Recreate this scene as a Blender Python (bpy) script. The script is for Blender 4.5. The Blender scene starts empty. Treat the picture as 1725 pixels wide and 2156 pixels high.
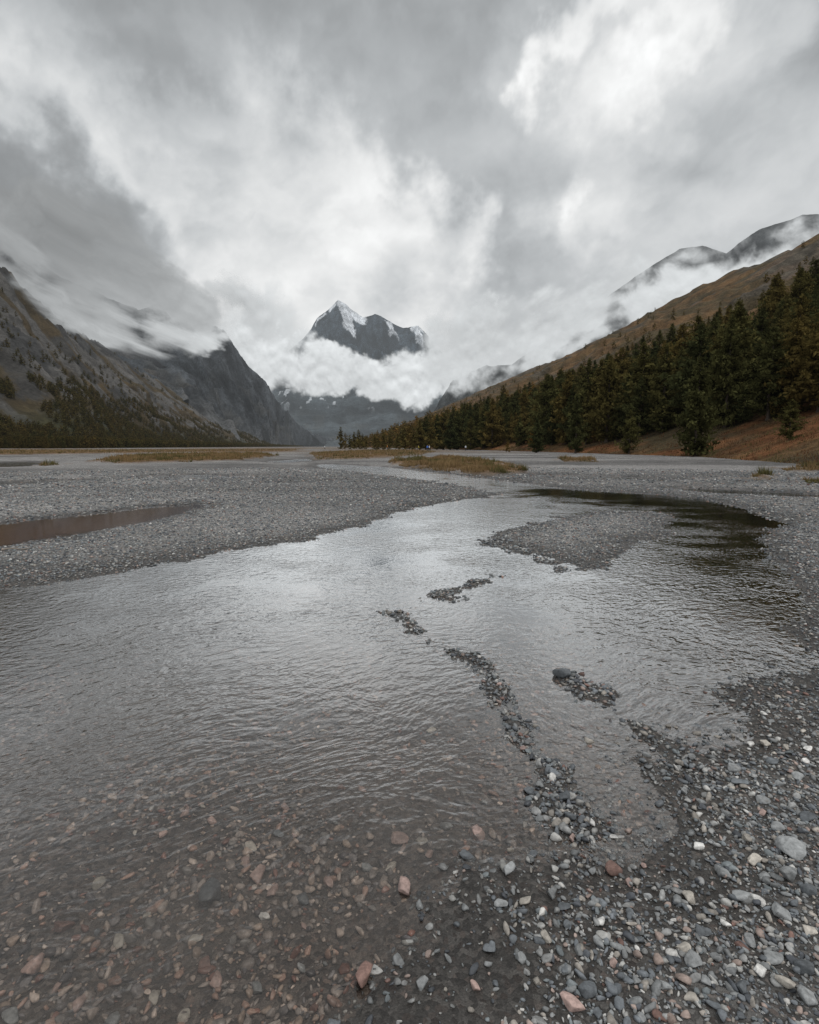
import bpy, bmesh, math, random, time
import numpy as np
from mathutils import Vector
from mathutils.bvhtree import BVHTree
T0 = time.time()
rng = np.random.default_rng(7); random.seed(7)
scene = bpy.context.scene
scene.view_settings.view_transform = 'Standard'
scene.view_settings.look = 'None'
scene.view_settings.exposure = 0

# ------------------------------------------------------------------ survey helpers
EYE = 1.5; F = 1150.0; U0 = 862.5; V0 = 1078.0
P = math.atan((V0-940)/F); cp, sp = math.cos(P), math.sin(P)
def ray(u, v):
    a = (u-U0)/F; b = (V0-v)/F
    return a, b*sp+cp, b*cp-sp
def at(u, v, y):
    r = ray(u, v); k = y/r[1]
    return (r[0]*k, y, EYE+r[2]*k)
def gp(u, v, z=0.0):
    r = ray(u, v); k = (z-EYE)/r[2]
    return (r[0]*k, r[1]*k)

# ------------------------------------------------------------------ numpy noise
def _h(ix, iy, seed):
    h = (ix.astype(np.int64)*374761393 + iy.astype(np.int64)*668265263 + seed*974634777) & 0xffffffff
    h = ((h ^ (h >> 13))*1274126177) & 0xffffffff
    h = (h ^ (h >> 16))
    return (h & 0xffff)/65535.0
def vn(x, y, seed=0):
    x = np.asarray(x, float); y = np.asarray(y, float)
    ix = np.floor(x); iy = np.floor(y); fx = x-ix; fy = y-iy
    fx = fx*fx*fx*(fx*(fx*6-15)+10); fy = fy*fy*fy*(fy*(fy*6-15)+10)
    a = _h(ix, iy, seed); b = _h(ix+1, iy, seed); c = _h(ix, iy+1, seed); d = _h(ix+1, iy+1, seed)
    return (a*(1-fx)+b*fx)*(1-fy)+(c*(1-fx)+d*fx)*fy
def fbm(x, y, o=5, seed=0, g=.5):
    t = 0; A = 1; s = 0
    for i in range(o):
        t = t+A*vn(x+i*17.3, y-i*9.1, seed+i); s += A; A *= g
        x, y = (x*.8+y*.6)*2.03, (-x*.6+y*.8)*2.03
    return t/s
def ridged(x, y, o=5, seed=0, g=.5):
    t = 0; A = 1; s = 0
    for i in range(o):
        n = 1-np.abs(2*vn(x+i*7.7, y+i*3.1, seed+i)-1)
        t = t+A*n*n; s += A; A *= g
        x, y = (x*.8+y*.6)*2.1, (-x*.6+y*.8)*2.1
    return t/s
def sst(a, b, x):
    t = np.clip((x-a)/(b-a), 0, 1); return t*t*(3-2*t)

# ------------------------------------------------------------------ object helpers
def link(o): scene.collection.objects.link(o); return o
def mesh_np(name, V, Fc, cols=None, smooth=True, attrs=None):
    me = bpy.data.meshes.new(name)
    V = np.asarray(V, np.float32); Fc = np.asarray(Fc, np.int32); k = Fc.shape[1]
    me.vertices.add(len(V)); me.vertices.foreach_set('co', V.ravel())
    me.loops.add(Fc.size); me.loops.foreach_set('vertex_index', Fc.ravel())
    me.polygons.add(len(Fc)); me.polygons.foreach_set('loop_start', np.arange(0, Fc.size, k, dtype=np.int32))
    me.update(calc_edges=True)
    me.polygons.foreach_set('use_smooth', np.full(len(Fc), smooth, dtype=bool))
    if cols is not None:
        a = me.attributes.new('col', 'FLOAT_COLOR', 'POINT')
        c = np.ones((len(V), 4), np.float32); c[:, :3] = cols; a.data.foreach_set('color', c.ravel())
    for n, arr in (attrs or {}).items():
        a = me.attributes.new(n, 'FLOAT', 'POINT'); a.data.foreach_set('value', np.asarray(arr, np.float32).ravel())
    return me
def grid_faces(nr, nc, wrap=False):
    i = np.arange(nr-1)[:, None]; j = np.arange(nc if wrap else nc-1)[None, :]
    a = i*nc+j; b = i*nc+(j+1) % nc; c = (i+1)*nc+(j+1) % nc; d = (i+1)*nc+j
    return np.stack([a, b, c, d], -1).reshape(-1, 4)
def add(name, me, mat, kind=None, label=None, category=None):
    o = link(bpy.data.objects.new(name, me)); o.data.materials.append(mat)
    if kind: o['kind'] = kind
    if label: o['label'] = label
    if category: o['category'] = category
    return o

# ------------------------------------------------------------------ node helpers
class NT:
    def __init__(s, tree): s.t = tree; s.n = tree.nodes; s.l = tree.links
    def new(s, t, **kw):
        n = s.n.new(t)
        for k, v in kw.items(): setattr(n, k, v)
        return n
    def put(s, sock, v):
        if isinstance(v, bpy.types.NodeSocket): s.l.new(v, sock)
        elif v is not None: sock.default_value = v
    def m(s, op, a, b=None, c=None, clamp=False):
        n = s.new('ShaderNodeMath', operation=op, use_clamp=clamp)
        s.put(n.inputs[0], a)
        if b is not None: s.put(n.inputs[1], b)
        if c is not None: s.put(n.inputs[2], c)
        return n.outputs[0]
    def vm(s, op, a, b=None, sc=None):
        n = s.new('ShaderNodeVectorMath', operation=op)
        s.put(n.inputs[0], a)
        if b is not None: s.put(n.inputs[1], b)
        if sc is not None: s.put(n.inputs[3], sc)
        return n.outputs[1] if op in ('LENGTH', 'DISTANCE', 'DOT_PRODUCT') else n.outputs[0]
    def noise(s, vec, scale, detail=4, rough=.5, dist=0, out=0):
        n = s.new('ShaderNodeTexNoise')
        s.put(n.inputs['Vector'], vec); s.put(n.inputs['Scale'], scale); s.put(n.inputs['Detail'], detail)
        s.put(n.inputs['Roughness'], rough); s.put(n.inputs['Distortion'], dist)
        return n.outputs[out]
    def mr(s, v, a, b, c=0., d=1., interp='LINEAR'):
        n = s.new('ShaderNodeMapRange', interpolation_type=interp)
        for i, x in enumerate((v, a, b, c, d)): s.put(n.inputs[i], x)
        return n.outputs[0]
    def mixf(s, f, a, b):
        n = s.new('ShaderNodeMix', data_type='FLOAT'); s.put(n.inputs[0], f); s.put(n.inputs[2], a); s.put(n.inputs[3], b); return n.outputs[0]
    def mixc(s, f, a, b, bt='MIX'):
        n = s.new('ShaderNodeMix', data_type='RGBA', blend_type=bt); s.put(n.inputs[0], f); s.put(n.inputs[6], a); s.put(n.inputs[7], b); return n.outputs[2]
    def attr(s, name, out='Color', typ='GEOMETRY'):
        n = s.new('ShaderNodeAttribute', attribute_type=typ, attribute_name=name); return n.outputs[out]
    def bump(s, h, dist, strength=1., normal=None):
        n = s.new('ShaderNodeBump'); s.put(n.inputs['Height'], h); s.put(n.inputs['Distance'], dist); s.put(n.inputs['Strength'], strength)
        if normal is not None: s.put(n.inputs['Normal'], normal)
        return n.outputs[0]
    def mixs(s, f, a, b):
        n = s.new('ShaderNodeMixShader'); s.put(n.inputs[0], f); s.l.new(a, n.inputs[1]); s.l.new(b, n.inputs[2]); return n.outputs[0]
def mat_new(name):
    m = bpy.data.materials.new(name); m.use_nodes = True; m.node_tree.nodes.clear()
    t = NT(m.node_tree); t.out = t.new('ShaderNodeOutputMaterial'); return m, t
def principled(t, col, rough=.8, normal=None, spec=.3):
    b = t.new('ShaderNodeBsdfPrincipled'); t.put(b.inputs['Base Color'], col); t.put(b.inputs['Roughness'], rough)
    b.inputs['Specular IOR Level'].default_value = spec
    if normal is not None: t.put(b.inputs['Normal'], normal)
    return b.outputs[0]
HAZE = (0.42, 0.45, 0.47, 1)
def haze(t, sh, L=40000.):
    """aerial perspective painted in as haze glow, fixed in the place: grows with distance up the valley"""
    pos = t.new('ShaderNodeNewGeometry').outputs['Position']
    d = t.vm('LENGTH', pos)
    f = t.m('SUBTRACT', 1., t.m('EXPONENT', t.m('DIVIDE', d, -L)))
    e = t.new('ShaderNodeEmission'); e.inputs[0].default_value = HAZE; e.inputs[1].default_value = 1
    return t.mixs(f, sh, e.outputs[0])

# ------------------------------------------------------------------ world: even overcast light
SUN_EL, SUN_AZ = math.radians(62), math.radians(140)
w = bpy.data.worlds.new("World"); scene.world = w; w.use_nodes = True
w.node_tree.nodes.clear(); t = NT(w.node_tree)
wo = t.new('ShaderNodeOutputWorld')
nish = t.new('ShaderNodeTexSky', sky_type='NISHITA'); nish.sun_disc = False; nish.sun_elevation = SUN_EL; nish.sun_rotation = SUN_AZ
b1 = t.new('ShaderNodeBackground'); t.l.new(nish.outputs[0], b1.inputs[0]); b1.inputs[1].default_value = .07
b2 = t.new('ShaderNodeBackground'); b2.inputs[0].default_value = (.80, .82, .83, 1); b2.inputs[1].default_value = 1.0
t.l.new(t.mixs(.93, b1.outputs[0], b2.outputs[0]), wo.inputs[0])
WV = .78
sd_ = bpy.data.lights.new('sun', 'SUN'); sd_.energy = 1.1; sd_.angle = math.radians(25); sd_.color = (1, .97, .93)
so = link(bpy.data.objects.new('sun', sd_))
dv = Vector((math.sin(SUN_AZ)*math.cos(SUN_EL), math.cos(SUN_AZ)*math.cos(SUN_EL), math.sin(SUN_EL)))
so.rotation_euler = dv.to_track_quat('Z', 'Y').to_euler(); so.location = (0, 0, 60)

# the overcast: a cloud deck standing 14 km out round the head of the valley
def ae(u, v):
    r = ray(u, v); return math.atan2(r[0], r[1]), math.atan2(r[2], math.hypot(r[0], r[1]))
SKY = [ # u, v, ru, rv, rot, value, soft, opacity
 (650, 20, 1000, 280, 0, .41, .0, .9), (980, 80, 400, 200, -8, .33, .0, .9), (330, 110, 280, 90, -20, .38, .0, .7),
 (900, 310, 490, 170, -30, .40, .0, .9), (1110, 460, 240, 220, -30, .43, .0, .85), (1500, 400, 420, 230, 0, .55, .0, .8),
 (1720, 40, 260, 150, -20, .38, .0, .9), (1650, 250, 230, 110, 20, .50, .0, .7), (20, 170, 300, 90, -10, .50, .0, .7),
 (100, 300, 500, 130, -12, .72, .0, .9), (370, 470, 260, 190, -40, .78, .0, .9), (345, 450, 120, 90, -30, .95, .0, .8),
 (620, 440, 420, 240, -12, .72, .0, .9), (800, 400, 280, 105, -15, .80, .0, .8), (980, 480, 80, 100, 10, .88, .0, .7), (560, 370, 240, 60, -15, .66, .0, .5),
 (1320, 140, 360, 260, -10, .62, .0, .9), (1195, 170, 75, 120, -40, .98, .0, .8), (1275, 55, 120, 65, 0, .90, .0, .75), (1410, 150, 90, 120, 20, .95, .0, .75), (1330, 230, 140, 70, 10, .76, .0, .6), (1560, 150, 140, 110, 0, .62, 0, .6),
 (1290, 500, 160, 200, 10, .72, .0, .8), (1270, 455, 50, 75, 0, .90, .0, .75), (1300, 560, 90, 50, 0, .84, .0, .7),
 (-20, 420, 290, 105, -24, .33, .2, .95), (150, 500, 260, 135, -42, .29, .25, .95), (60, 560, 300, 140, -20, .31, .2, .9), (300, 600, 330, 135, -30, .42, .1, .9),
 (680, 610, 420, 150, 0, .75, .0, .85), (820, 545, 260, 50, -5, .66, .0, .7), (925, 690, 140, 110, -20, .90, .0, .85), (560, 620, 120, 70, 20, .82, .0, .7),
 (1080, 590, 260, 110, 15, .60, .0, .8), (1260, 660, 340, 120, 20, .70, .0, .7), (862, 800, 700, 150, 0, .70, .1, .6),
]
sa = np.radians(np.linspace(-64, 64, 1100)); se = np.radians(np.linspace(-3, 72, 640)); SE, SA = np.meshgrid(se, sa, indexing='ij')
wx = (fbm(SA*3+5, SE*3, 2, 201)-.5)*.12+(fbm(SA*9, SE*9+3, 7, 211, .57)-.5)*.22
wy = (fbm(SA*3+9, SE*3+4, 2, 221)-.5)*.12+(fbm(SA*9+7, SE*9, 7, 231, .57)-.5)*.22
QX, QY = SA+wx, SE+wy; val = np.full(SA.shape, .55)
for (u, v, ru, rv, rot, b, soft, op) in SKY:
    a, e = ae(u, v); k = math.cos(math.atan((u-U0)/F))*math.cos(e)*1.10/F; c_, s_ = math.cos(math.radians(rot)), math.sin(math.radians(rot))
    dx, dy = QX-a, QY-e; rr = np.sqrt(((dx*c_+dy*s_)/(ru*k))**2+((-dx*s_+dy*c_)/(rv*k))**2)
    val = val+(b-val)*sst(1.08, soft, rr)*op
sz_ = np.maximum(np.sin(SE), 0)+.55; px_, py_ = np.sin(SA)*np.cos(SE)/sz_, np.cos(SA)*np.cos(SE)/sz_
px_ = px_+wx*.3; py_ = py_+wy*.3
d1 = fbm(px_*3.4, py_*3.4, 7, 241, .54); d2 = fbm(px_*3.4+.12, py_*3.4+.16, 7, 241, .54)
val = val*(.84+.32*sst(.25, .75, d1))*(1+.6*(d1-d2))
edge = np.clip(np.minimum((np.radians(64)-np.abs(SA))/.12, (np.radians(72)-SE)/.15), 0, 1); val = WV+(val-WV)*sst(0, 1, edge)
RD = 14000.
SV = np.stack([RD*np.sin(SA)*np.cos(SE), RD*np.cos(SA)*np.cos(SE), RD*np.sin(SE)], -1).reshape(-1, 3)
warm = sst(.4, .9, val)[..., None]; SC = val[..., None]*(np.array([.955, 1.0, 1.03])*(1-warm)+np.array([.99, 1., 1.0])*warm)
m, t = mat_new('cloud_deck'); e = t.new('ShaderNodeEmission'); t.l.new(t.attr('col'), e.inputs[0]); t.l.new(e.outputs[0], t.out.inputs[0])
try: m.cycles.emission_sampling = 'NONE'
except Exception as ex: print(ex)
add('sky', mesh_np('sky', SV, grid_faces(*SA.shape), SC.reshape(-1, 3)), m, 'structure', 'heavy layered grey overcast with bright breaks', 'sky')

cam = bpy.data.cameras.new('camera'); co = link(bpy.data.objects.new('camera', cam))
cam.sensor_fit = 'HORIZONTAL'; cam.sensor_width = 24; cam.lens = 16; cam.clip_start = .05; cam.clip_end = 40000
co.location = (0, 0, EYE); co.rotation_euler = (math.pi/2-P, 0, 0); scene.camera = co

# ------------------------------------------------------------------ riverbed layout (ground metres)
def poly(pts): return np.array([gp(u, v) for u, v in pts])
W_MAIN = poly([(-900, 1300), (-300, 1262), (0, 1240), (150, 1225), (300, 1195), (420, 1172), (520, 1155), (620, 1140), (720, 1118), (800, 1096), (870, 1070), (950, 1055), (1030, 1047),
  (1050, 1040), (980, 1025), (900, 1012), (800, 1000), (720, 990), (660, 982), (680, 977), (800, 983), (900, 992), (1000, 1005), (1100, 1017), (1200, 1030), (1350, 1038), (1500, 1053), (1600, 1078), (1660, 1105),
  (1635, 1118), (1625, 1150), (1655, 1200), (1690, 1260), (1680, 1330), (1695, 1400), (1670, 1435), (1600, 1455), (1530, 1470), (1555, 1550), (1480, 1600), (1460, 1680), (1440, 1740),
  (1380, 1780), (1280, 1815), (1120, 1830), (980, 1830), (900, 1900), (900, 1980), (820, 2030), (740, 2110), (660, 2200), (520, 2500), (-900, 2500)])
I_BAR = poly([(1030, 1138), (1110, 1104), (1200, 1086), (1300, 1079), (1410, 1081), (1400, 1110), (1340, 1150), (1250, 1192), (1190, 1184), (1110, 1160)])
W_POOL = poly([(-400, 1120), (0, 1103), (150, 1085), (300, 1070), (400, 1061), (440, 1062), (420, 1072), (320, 1098), (200, 1120), (60, 1146), (0, 1156), (-400, 1200)])
THIN = [poly(p) for p in ([(1400, 1028), (1500, 1029), (1640, 1036), (1760, 1043), (1760, 1050), (1600, 1045), (1480, 1038)],
  [(-100, 976), (60, 972), (95, 976), (40, 983), (-100, 986)],
  [(300, 1003), (420, 1000), (560, 1004), (470, 1008), (330, 1008)],
  [(-200, 1022), (60, 1014), (200, 1010), (180, 1014), (40, 1021), (-200, 1033)],
  [(1120, 1000), (1260, 1003), (1420, 1010), (1400, 1014), (1250, 1008), (1140, 1004)],
  [(560, 972), (640, 966), (660, 969), (600, 975)])]
STILL = poly([(1060, 1036), (1200, 1028), (1350, 1036), (1520, 1053), (1690, 1108), (1620, 1108), (1520, 1086), (1400, 1064), (1290, 1054), (1150, 1047)])
RIDGES = [([(1040, 1215), (960, 1245), (900, 1262), (840, 1298), (880, 1335), (960, 1372), (1020, 1405), (1060, 1480), (1080, 1560), (1160, 1625), (1200, 1710), (1240, 1800), (1300, 1860)], 1.0),
          ([(1180, 1415), (1225, 1440), (1300, 1500), (1360, 1545), (1440, 1600), (1500, 1650)], 1.0),
          ([(900, 1262), (970, 1262)], 1.05), ([(830, 1290), (890, 1330)], 1.05), ([(1020, 1140), (1120, 1170), (1200, 1200), (1280, 1190)], 1.0)]
GRASS = [poly(p) for p in (
  [(815, 978), (860, 970), (960, 966), (1010, 972), (1100, 988), (1112, 998), (1060, 1004), (1000, 1002), (940, 995), (860, 987)],
  [(195, 975), (260, 963), (350, 958), (480, 956), (560, 957), (590, 962), (500, 972), (400, 977), (260, 981)],
  [(-200, 949), (300, 947), (640, 946), (610, 952), (400, 954), (200, 957), (0, 961), (-200, 965)],
  [(650, 956), (760, 949), (880, 949), (920, 953), (880, 962), (760, 970), (670, 970)],
  [(1172, 969), (1250, 971), (1262, 978), (1190, 977)],
  [(1580, 1012), (1610, 1005), (1632, 1012), (1625, 1019), (1590, 1019)],
  [(80, 982), (110, 979), (125, 983), (95, 986)], [(1690, 1020), (1740, 1018), (1740, 1026), (1700, 1026)], [(1640, 992), (1720, 992), (1740, 998), (1660, 1000)])]
def inside(pl, x, y):
    r = np.zeros(x.shape, bool); n = len(pl)
    for i in range(n):
        x1, y1 = pl[i]; x2, y2 = pl[(i+1) % n]
        if y1 == y2: continue
        c = (y1 > y) != (y2 > y)
        r ^= c & (x < (x2-x1)*(y-y1)/(y2-y1)+x1)
    return r
def dist(pl, x, y, closed=True):
    d = np.full(x.shape, 1e18); n = len(pl)
    for i in range(n if closed else n-1):
        x1, y1 = pl[i]; x2, y2 = pl[(i+1) % n]
        dx, dy = x2-x1, y2-y1; L = dx*dx+dy*dy+1e-12
        tt = np.clip(((x-x1)*dx+(y-y1)*dy)/L, 0, 1)
        d = np.minimum(d, (x-x1-tt*dx)**2+(y-y1-tt*dy)**2)
    return np.sqrt(d)
def height(x, y):
    x = np.asarray(x, float); y = np.asarray(y, float); r = np.hypot(x, y)
    wat = (inside(W_MAIN, x, y) & ~inside(I_BAR, x, y)) | inside(W_POOL, x, y)
    for q in THIN: wat |= inside(q, x, y)
    d = np.minimum.reduce([dist(q, x, y) for q in [W_MAIN, I_BAR, W_POOL]+THIN])
    s = np.where(wat, -d, d)
    s = s+(fbm(x*1.7, y*1.7, 6, 3, .6)-.5)*np.clip(.16+.065*r, 0, .9)
    ss = np.maximum(s, 0); A = .042+.005*np.minimum(r, 25)
    land = A*(1-np.exp(-ss/(.42+.05*r)))+.002
    shelf = sst(-.60, .1, x-.30*y)*sst(5, 3.4, y)
    dep = np.clip(.070+.010*r, 0, .2)*(1-.50*shelf)*(1-np.exp(-np.maximum(-s, 0)/(.40+.06*r+.40*shelf)))
    z = np.where(s > 0, land, -dep)
    rid = np.zeros(x.shape); rw_ = np.zeros(x.shape)
    near = r < 13
    if near.any():
        xn, yn = x[near], y[near]; rr = np.zeros(xn.shape)
        for pts, k in RIDGES:
            q = np.hypot(xn, yn); dd = np.maximum(dist(poly(pts), xn, yn, False)+(fbm(xn*4, yn*4, 4, 9)-.5)*(.10+.07*q), 0)
            rr = np.maximum(rr, k*np.exp(-(dd/(.055+.022*q))**2))
        rr *= .90+.14*sst(.36, .56, fbm(xn*2.9, yn*2.9, 4, 31))
        rid[near] = rr
    z = np.where(s <= 0, z*(1-np.clip(rid, 0, 1.2)*.99)+.008*rid**3, z)
    z = z+(fbm(x*3.1, y*3.1, 5, 21, .55)-.5)*(np.clip(.03+.002*r, 0, .08)*(1-.5*np.clip(rid, 0, 1))+.03*shelf)*np.where(s > 0, np.clip(ss/(.1+.03*r), .35, 1), .9)
    g = np.zeros(x.shape)
    for q in GRASS:
        ins = inside(q, x, y); dg = dist(q, x, y)
        w_ = np.where(ins, dg, -dg)/(.012*r+.2)
        g = np.maximum(g, sst(-.6, 1.6, w_+(fbm(x*.8, y*.8, 4, 55)-.5)*5))
    z = z+.16*g*(s > 0)
    return z, s, rid, g

# polar sheet centred below the photographer, reaching past the horizon hills
a1 = np.radians(np.linspace(-42, 42, 540)); a2 = np.radians(np.linspace(42, 318, 60)[1:-1]); azs = np.concatenate([a1, a2])
rs = np.concatenate([np.geomspace(.5, 22, 440), np.geomspace(22, 15000, 150)[1:]])
R_, A_ = np.meshgrid(rs, azs, indexing='ij'); X = R_*np.sin(A_); Y = R_*np.cos(A_)
Z, S, RID, G = height(X, Y)
def ground_colour(x, y, z, s, g):
    r = np.hypot(x, y); n = fbm(x*.9, y*.9, 5, 41); n2 = fbm(x*.07, y*.22, 5, 43); n3 = fbm(x*.4, y*1.1, 4, 48)
    dry = sst(.01, .07, z)
    grav = (.09+.13*sst(.3, .7, n2)+.12*(n3-.5)+.05*n)[..., None]*np.array([1., .98, .95])
    mud = (.042+.022*n)[..., None]*np.array([1.0, .92, .84])
    f = (dry*np.clip(.25+r*.07, 0, 1))[..., None]
    c = mud*(1-f)+grav*f
    bed = (.070+.05*n)[..., None]*np.array([1.10, .93, .82])
    c = np.where((z < 0)[..., None], bed, c)
    brownband = (sst(.43, .58, fbm(x*.02, y*.008, 4, 77)))[..., None]*sst(80, 180, r)[..., None]
    c = c*(1-.7*brownband)+np.array([.14, .09, .045])*.7*brownband
    gc = np.array([.15, .088, .038])*(.7+.6*n)[..., None]
    return c*(1-g[..., None])+gc*g[..., None]
C = ground_colour(X, Y, Z, S, G)
me = mesh_np('ground', np.stack([X, Y, Z], -1).reshape(-1, 3), grid_faces(len(rs), len(azs), True), C.reshape(-1, 3))
m, t = mat_new('river_gravel')
pos = t.new('ShaderNodeNewGeometry').outputs['Position']
sz = t.new('ShaderNodeSeparateXYZ'); t.l.new(pos, sz.inputs[0])
flat = t.vm('MULTIPLY', pos, (1, 1, .3))
vo = t.new('ShaderNodeTexVoronoi'); t.l.new(flat, vo.inputs['Vector']); vo.inputs['Scale'].default_value = 60
vb = t.new('ShaderNodeTexVoronoi'); t.l.new(flat, vb.inputs['Vector']); vb.inputs['Scale'].default_value = 14
fine = t.noise(flat, 150, 3, .65)
sepc = t.new('ShaderNodeSeparateXYZ'); t.l.new(vo.outputs['Color'], sepc.inputs[0])
sepb = t.new('ShaderNodeSeparateXYZ'); t.l.new(vb.outputs['Color'], sepb.inputs[0])
far = t.mr(sz.outputs[1], 6, 16, 0, 1)
k = t.m('MULTIPLY', t.mr(t.m('POWER', sepc.outputs[0], 1.6), 0, 1, .6, 1.8), t.mr(fine, .3, .7, .65, 1.35))
k = t.m('MULTIPLY', k, t.mixf(far, 1., t.mr(t.m('POWER', sepb.outputs[0], 2.), 0, 1, .75, 1.7)))
k = t.m('MULTIPLY', k, t.mixf(far, 1., t.mr(vb.outputs['Distance'], .1, .8, 1.12, .6)))
wet = t.mr(sz.outputs[2], .0, .045, 1, 0)
colr = t.vm('SCALE', t.attr('col'), sc=k)
tin = t.mixc(t.mr(sepc.outputs[1], .7, 1., 0, .4), (1, 1, 1, 1), (1.25, .92, .8, 1))
colr = t.vm('MULTIPLY', colr, tin)
h = t.m('ADD', t.m('MULTIPLY', vo.outputs['Distance'], -.3), t.m('MULTIPLY', fine, .6))
h = t.m('ADD', h, t.m('MULTIPLY', t.m('MULTIPLY', vb.outputs['Distance'], far), -2.5))
bp = t.bump(h, .012, .9)
sh = principled(t, colr, t.mixf(wet, .9, .42), bp, .35)
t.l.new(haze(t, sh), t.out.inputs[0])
add('ground', me, m, 'structure', 'wide grey gravel river flat with mud and thin channels', 'ground')

# ------------------------------------------------------------------ water sheet
aw = np.radians(np.linspace(-62, 62, 360)); rw = np.geomspace(.5, 75, 280)
R2, A2 = np.meshgrid(rw, aw, indexing='ij'); X2 = R2*np.sin(A2); Y2 = R2*np.cos(A2)
Z2, S2, RID2, G2 = height(X2, Y2)
Fw = grid_faces(len(rw), len(aw)); dz = (-Z2).ravel()
Fw = Fw[dz[Fw].max(1) > -.03]
used = np.unique(Fw); rem = np.full(dz.size, -1); rem[used] = np.arange(len(used))
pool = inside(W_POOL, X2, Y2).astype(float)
stl = np.where(inside(STILL, X2, Y2), 1., np.exp(-dist(STILL, X2, Y2)/.45))
stl = stl*(.55+.7*sst(.35, .6, fbm(X2*.8, Y2*.8, 4, 88)))
Vw = np.stack([X2, Y2, np.zeros_like(X2)], -1).reshape(-1, 3)[used]
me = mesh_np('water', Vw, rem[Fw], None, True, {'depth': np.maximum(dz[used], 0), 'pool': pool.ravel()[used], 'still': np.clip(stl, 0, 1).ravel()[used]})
m, t = mat_new('stream_water')
pos = t.new('ShaderNodeNewGeometry').outputs['Position']
mp = t.new('ShaderNodeVectorRotate', rotation_type='Z_AXIS'); t.l.new(pos, mp.inputs[0]); mp.inputs['Angle'].default_value = math.radians(-30)
wv = t.vm('ADD', t.vm('MULTIPLY', mp.outputs[0], (1, 1.5, 1)), t.vm('SCALE', t.noise(pos, 1.1, 1, out=1), sc=.6))
na = t.noise(wv, 9, 2, .5, .3); nb = t.noise(wv, 27, 1, .5); nc = t.noise(pos, .8, 2, .5)
dep = t.attr('depth', 'Fac'); pl_ = t.attr('pool', 'Fac'); st_ = t.attr('still', 'Fac')
calm = t.m('MULTIPLY', t.mr(nc, .35, .62, .35, 1.15), t.m('MULTIPLY', t.mr(pl_, 0, 1, 1, .08), t.mr(st_, 0, 1, 1, .15)))
hgt = t.m('ADD', t.m('MULTIPLY', na, .0115), t.m('MULTIPLY', nb, .0030))
bp = t.new('ShaderNodeBump'); t.l.new(hgt, bp.inputs['Height']); bp.inputs['Distance'].default_value = 1.; t.l.new(calm, bp.inputs['Strength'])
fr = t.new('ShaderNodeFresnel'); fr.inputs[0].default_value = 1.42; t.l.new(bp.outputs[0], fr.inputs[1])
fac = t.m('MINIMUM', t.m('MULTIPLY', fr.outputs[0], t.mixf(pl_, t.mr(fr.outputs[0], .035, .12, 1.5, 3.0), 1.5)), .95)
gl = t.new('ShaderNodeBsdfGlossy'); gl.inputs['Roughness'].default_value = .06; gl.inputs[0].default_value = (.98, .99, 1, 1); t.l.new(bp.outputs[0], gl.inputs['Normal'])
tr = t.new('ShaderNodeBsdfTransparent'); tr.inputs[0].default_value = (.96, .94, .91, 1)
df = t.new('ShaderNodeBsdfDiffuse'); t.l.new(t.mixc(pl_, (.130, .112, .096, 1), (.15, .086, .062, 1)), df.inputs[0])  # stream tint is silt; pool tint paints in the brown hillside's reflection
silt_refl = t.m('SUBTRACT', 1., t.m('EXPONENT', t.m('MULTIPLY', dep, t.mixf(pl_, t.mr(nc, .40, .64, -.5, -7.), -35.))))
body = t.mixs(silt_refl, tr.outputs[0], df.outputs[0])
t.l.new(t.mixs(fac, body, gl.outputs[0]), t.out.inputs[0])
add('water', me, m, 'structure', 'shallow clear stream rippling over a stony bed', 'water')
print('water', time.time()-T0)

# ------------------------------------------------------------------ stones
def stone_lib(sub, n, seed):
    r = np.random.default_rng(seed); bm = bmesh.new(); bmesh.ops.create_icosphere(bm, subdivisions=sub, radius=1)
    V = np.array([v.co[:] for v in bm.verts]); Fc = np.array([[v.index for v in f.verts] for f in bm.faces]); bm.free()
    L = []
    for i in range(n):
        q = V.copy()
        for k in range(10):
            d = r.normal(size=3); d /= np.linalg.norm(d); c = r.uniform(.38, .8)
            e = q@d-c; q = q-np.outer(np.maximum(e, 0)*.93, d)
        q *= 1+.05*r.normal(size=(len(q), 1))*(.4 if sub > 1 else .6)
        L.append(q)
    return L, Fc
PAL = np.array([(.17, .175, .175), (.12, .13, .14), (.22, .22, .215), (.065, .07, .078), (.30, .295, .28), (.25, .195, .17), (.235, .215, .19), (.15, .09, .075), (.40, .39, .37), (.14, .155, .16)])
PW = np.array([.22, .18, .15, .13, .08, .06, .08, .014, .032, .09]); PW = PW/PW.sum()
PU = np.array([.15, .13, .13, .11, .08, .15, .14, .07, .03, .07]); PU = PU/PU.sum()
def xf(n, size, zs):
    a = rng.uniform(0, 2*np.pi, n); tx = rng.normal(0, .22, n); ty = rng.normal(0, .22, n)
    ca, sa = np.cos(a), np.sin(a); Rz = np.zeros((n, 3, 3)); Rz[:, 0, 0] = ca; Rz[:, 0, 1] = -sa; Rz[:, 1, 0] = sa; Rz[:, 1, 1] = ca; Rz[:, 2, 2] = 1
    cx, s_x = np.cos(tx), np.sin(tx); Rx = np.zeros((n, 3, 3)); Rx[:, 0, 0] = 1; Rx[:, 1, 1] = cx; Rx[:, 1, 2] = -s_x; Rx[:, 2, 1] = s_x; Rx[:, 2, 2] = cx
    cy, s_y = np.cos(ty), np.sin(ty); Ry = np.zeros((n, 3, 3)); Ry[:, 1, 1] = 1; Ry[:, 0, 0] = cy; Ry[:, 0, 2] = s_y; Ry[:, 2, 0] = -s_y; Ry[:, 2, 2] = cy
    M = Rx@Ry@Rz
    sc = np.stack([size*.5*rng.uniform(.85, 1.3, n), size*.5*rng.uniform(.55, .95, n), size*.5*zs], -1)
    return M*sc[:, None, :]
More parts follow.
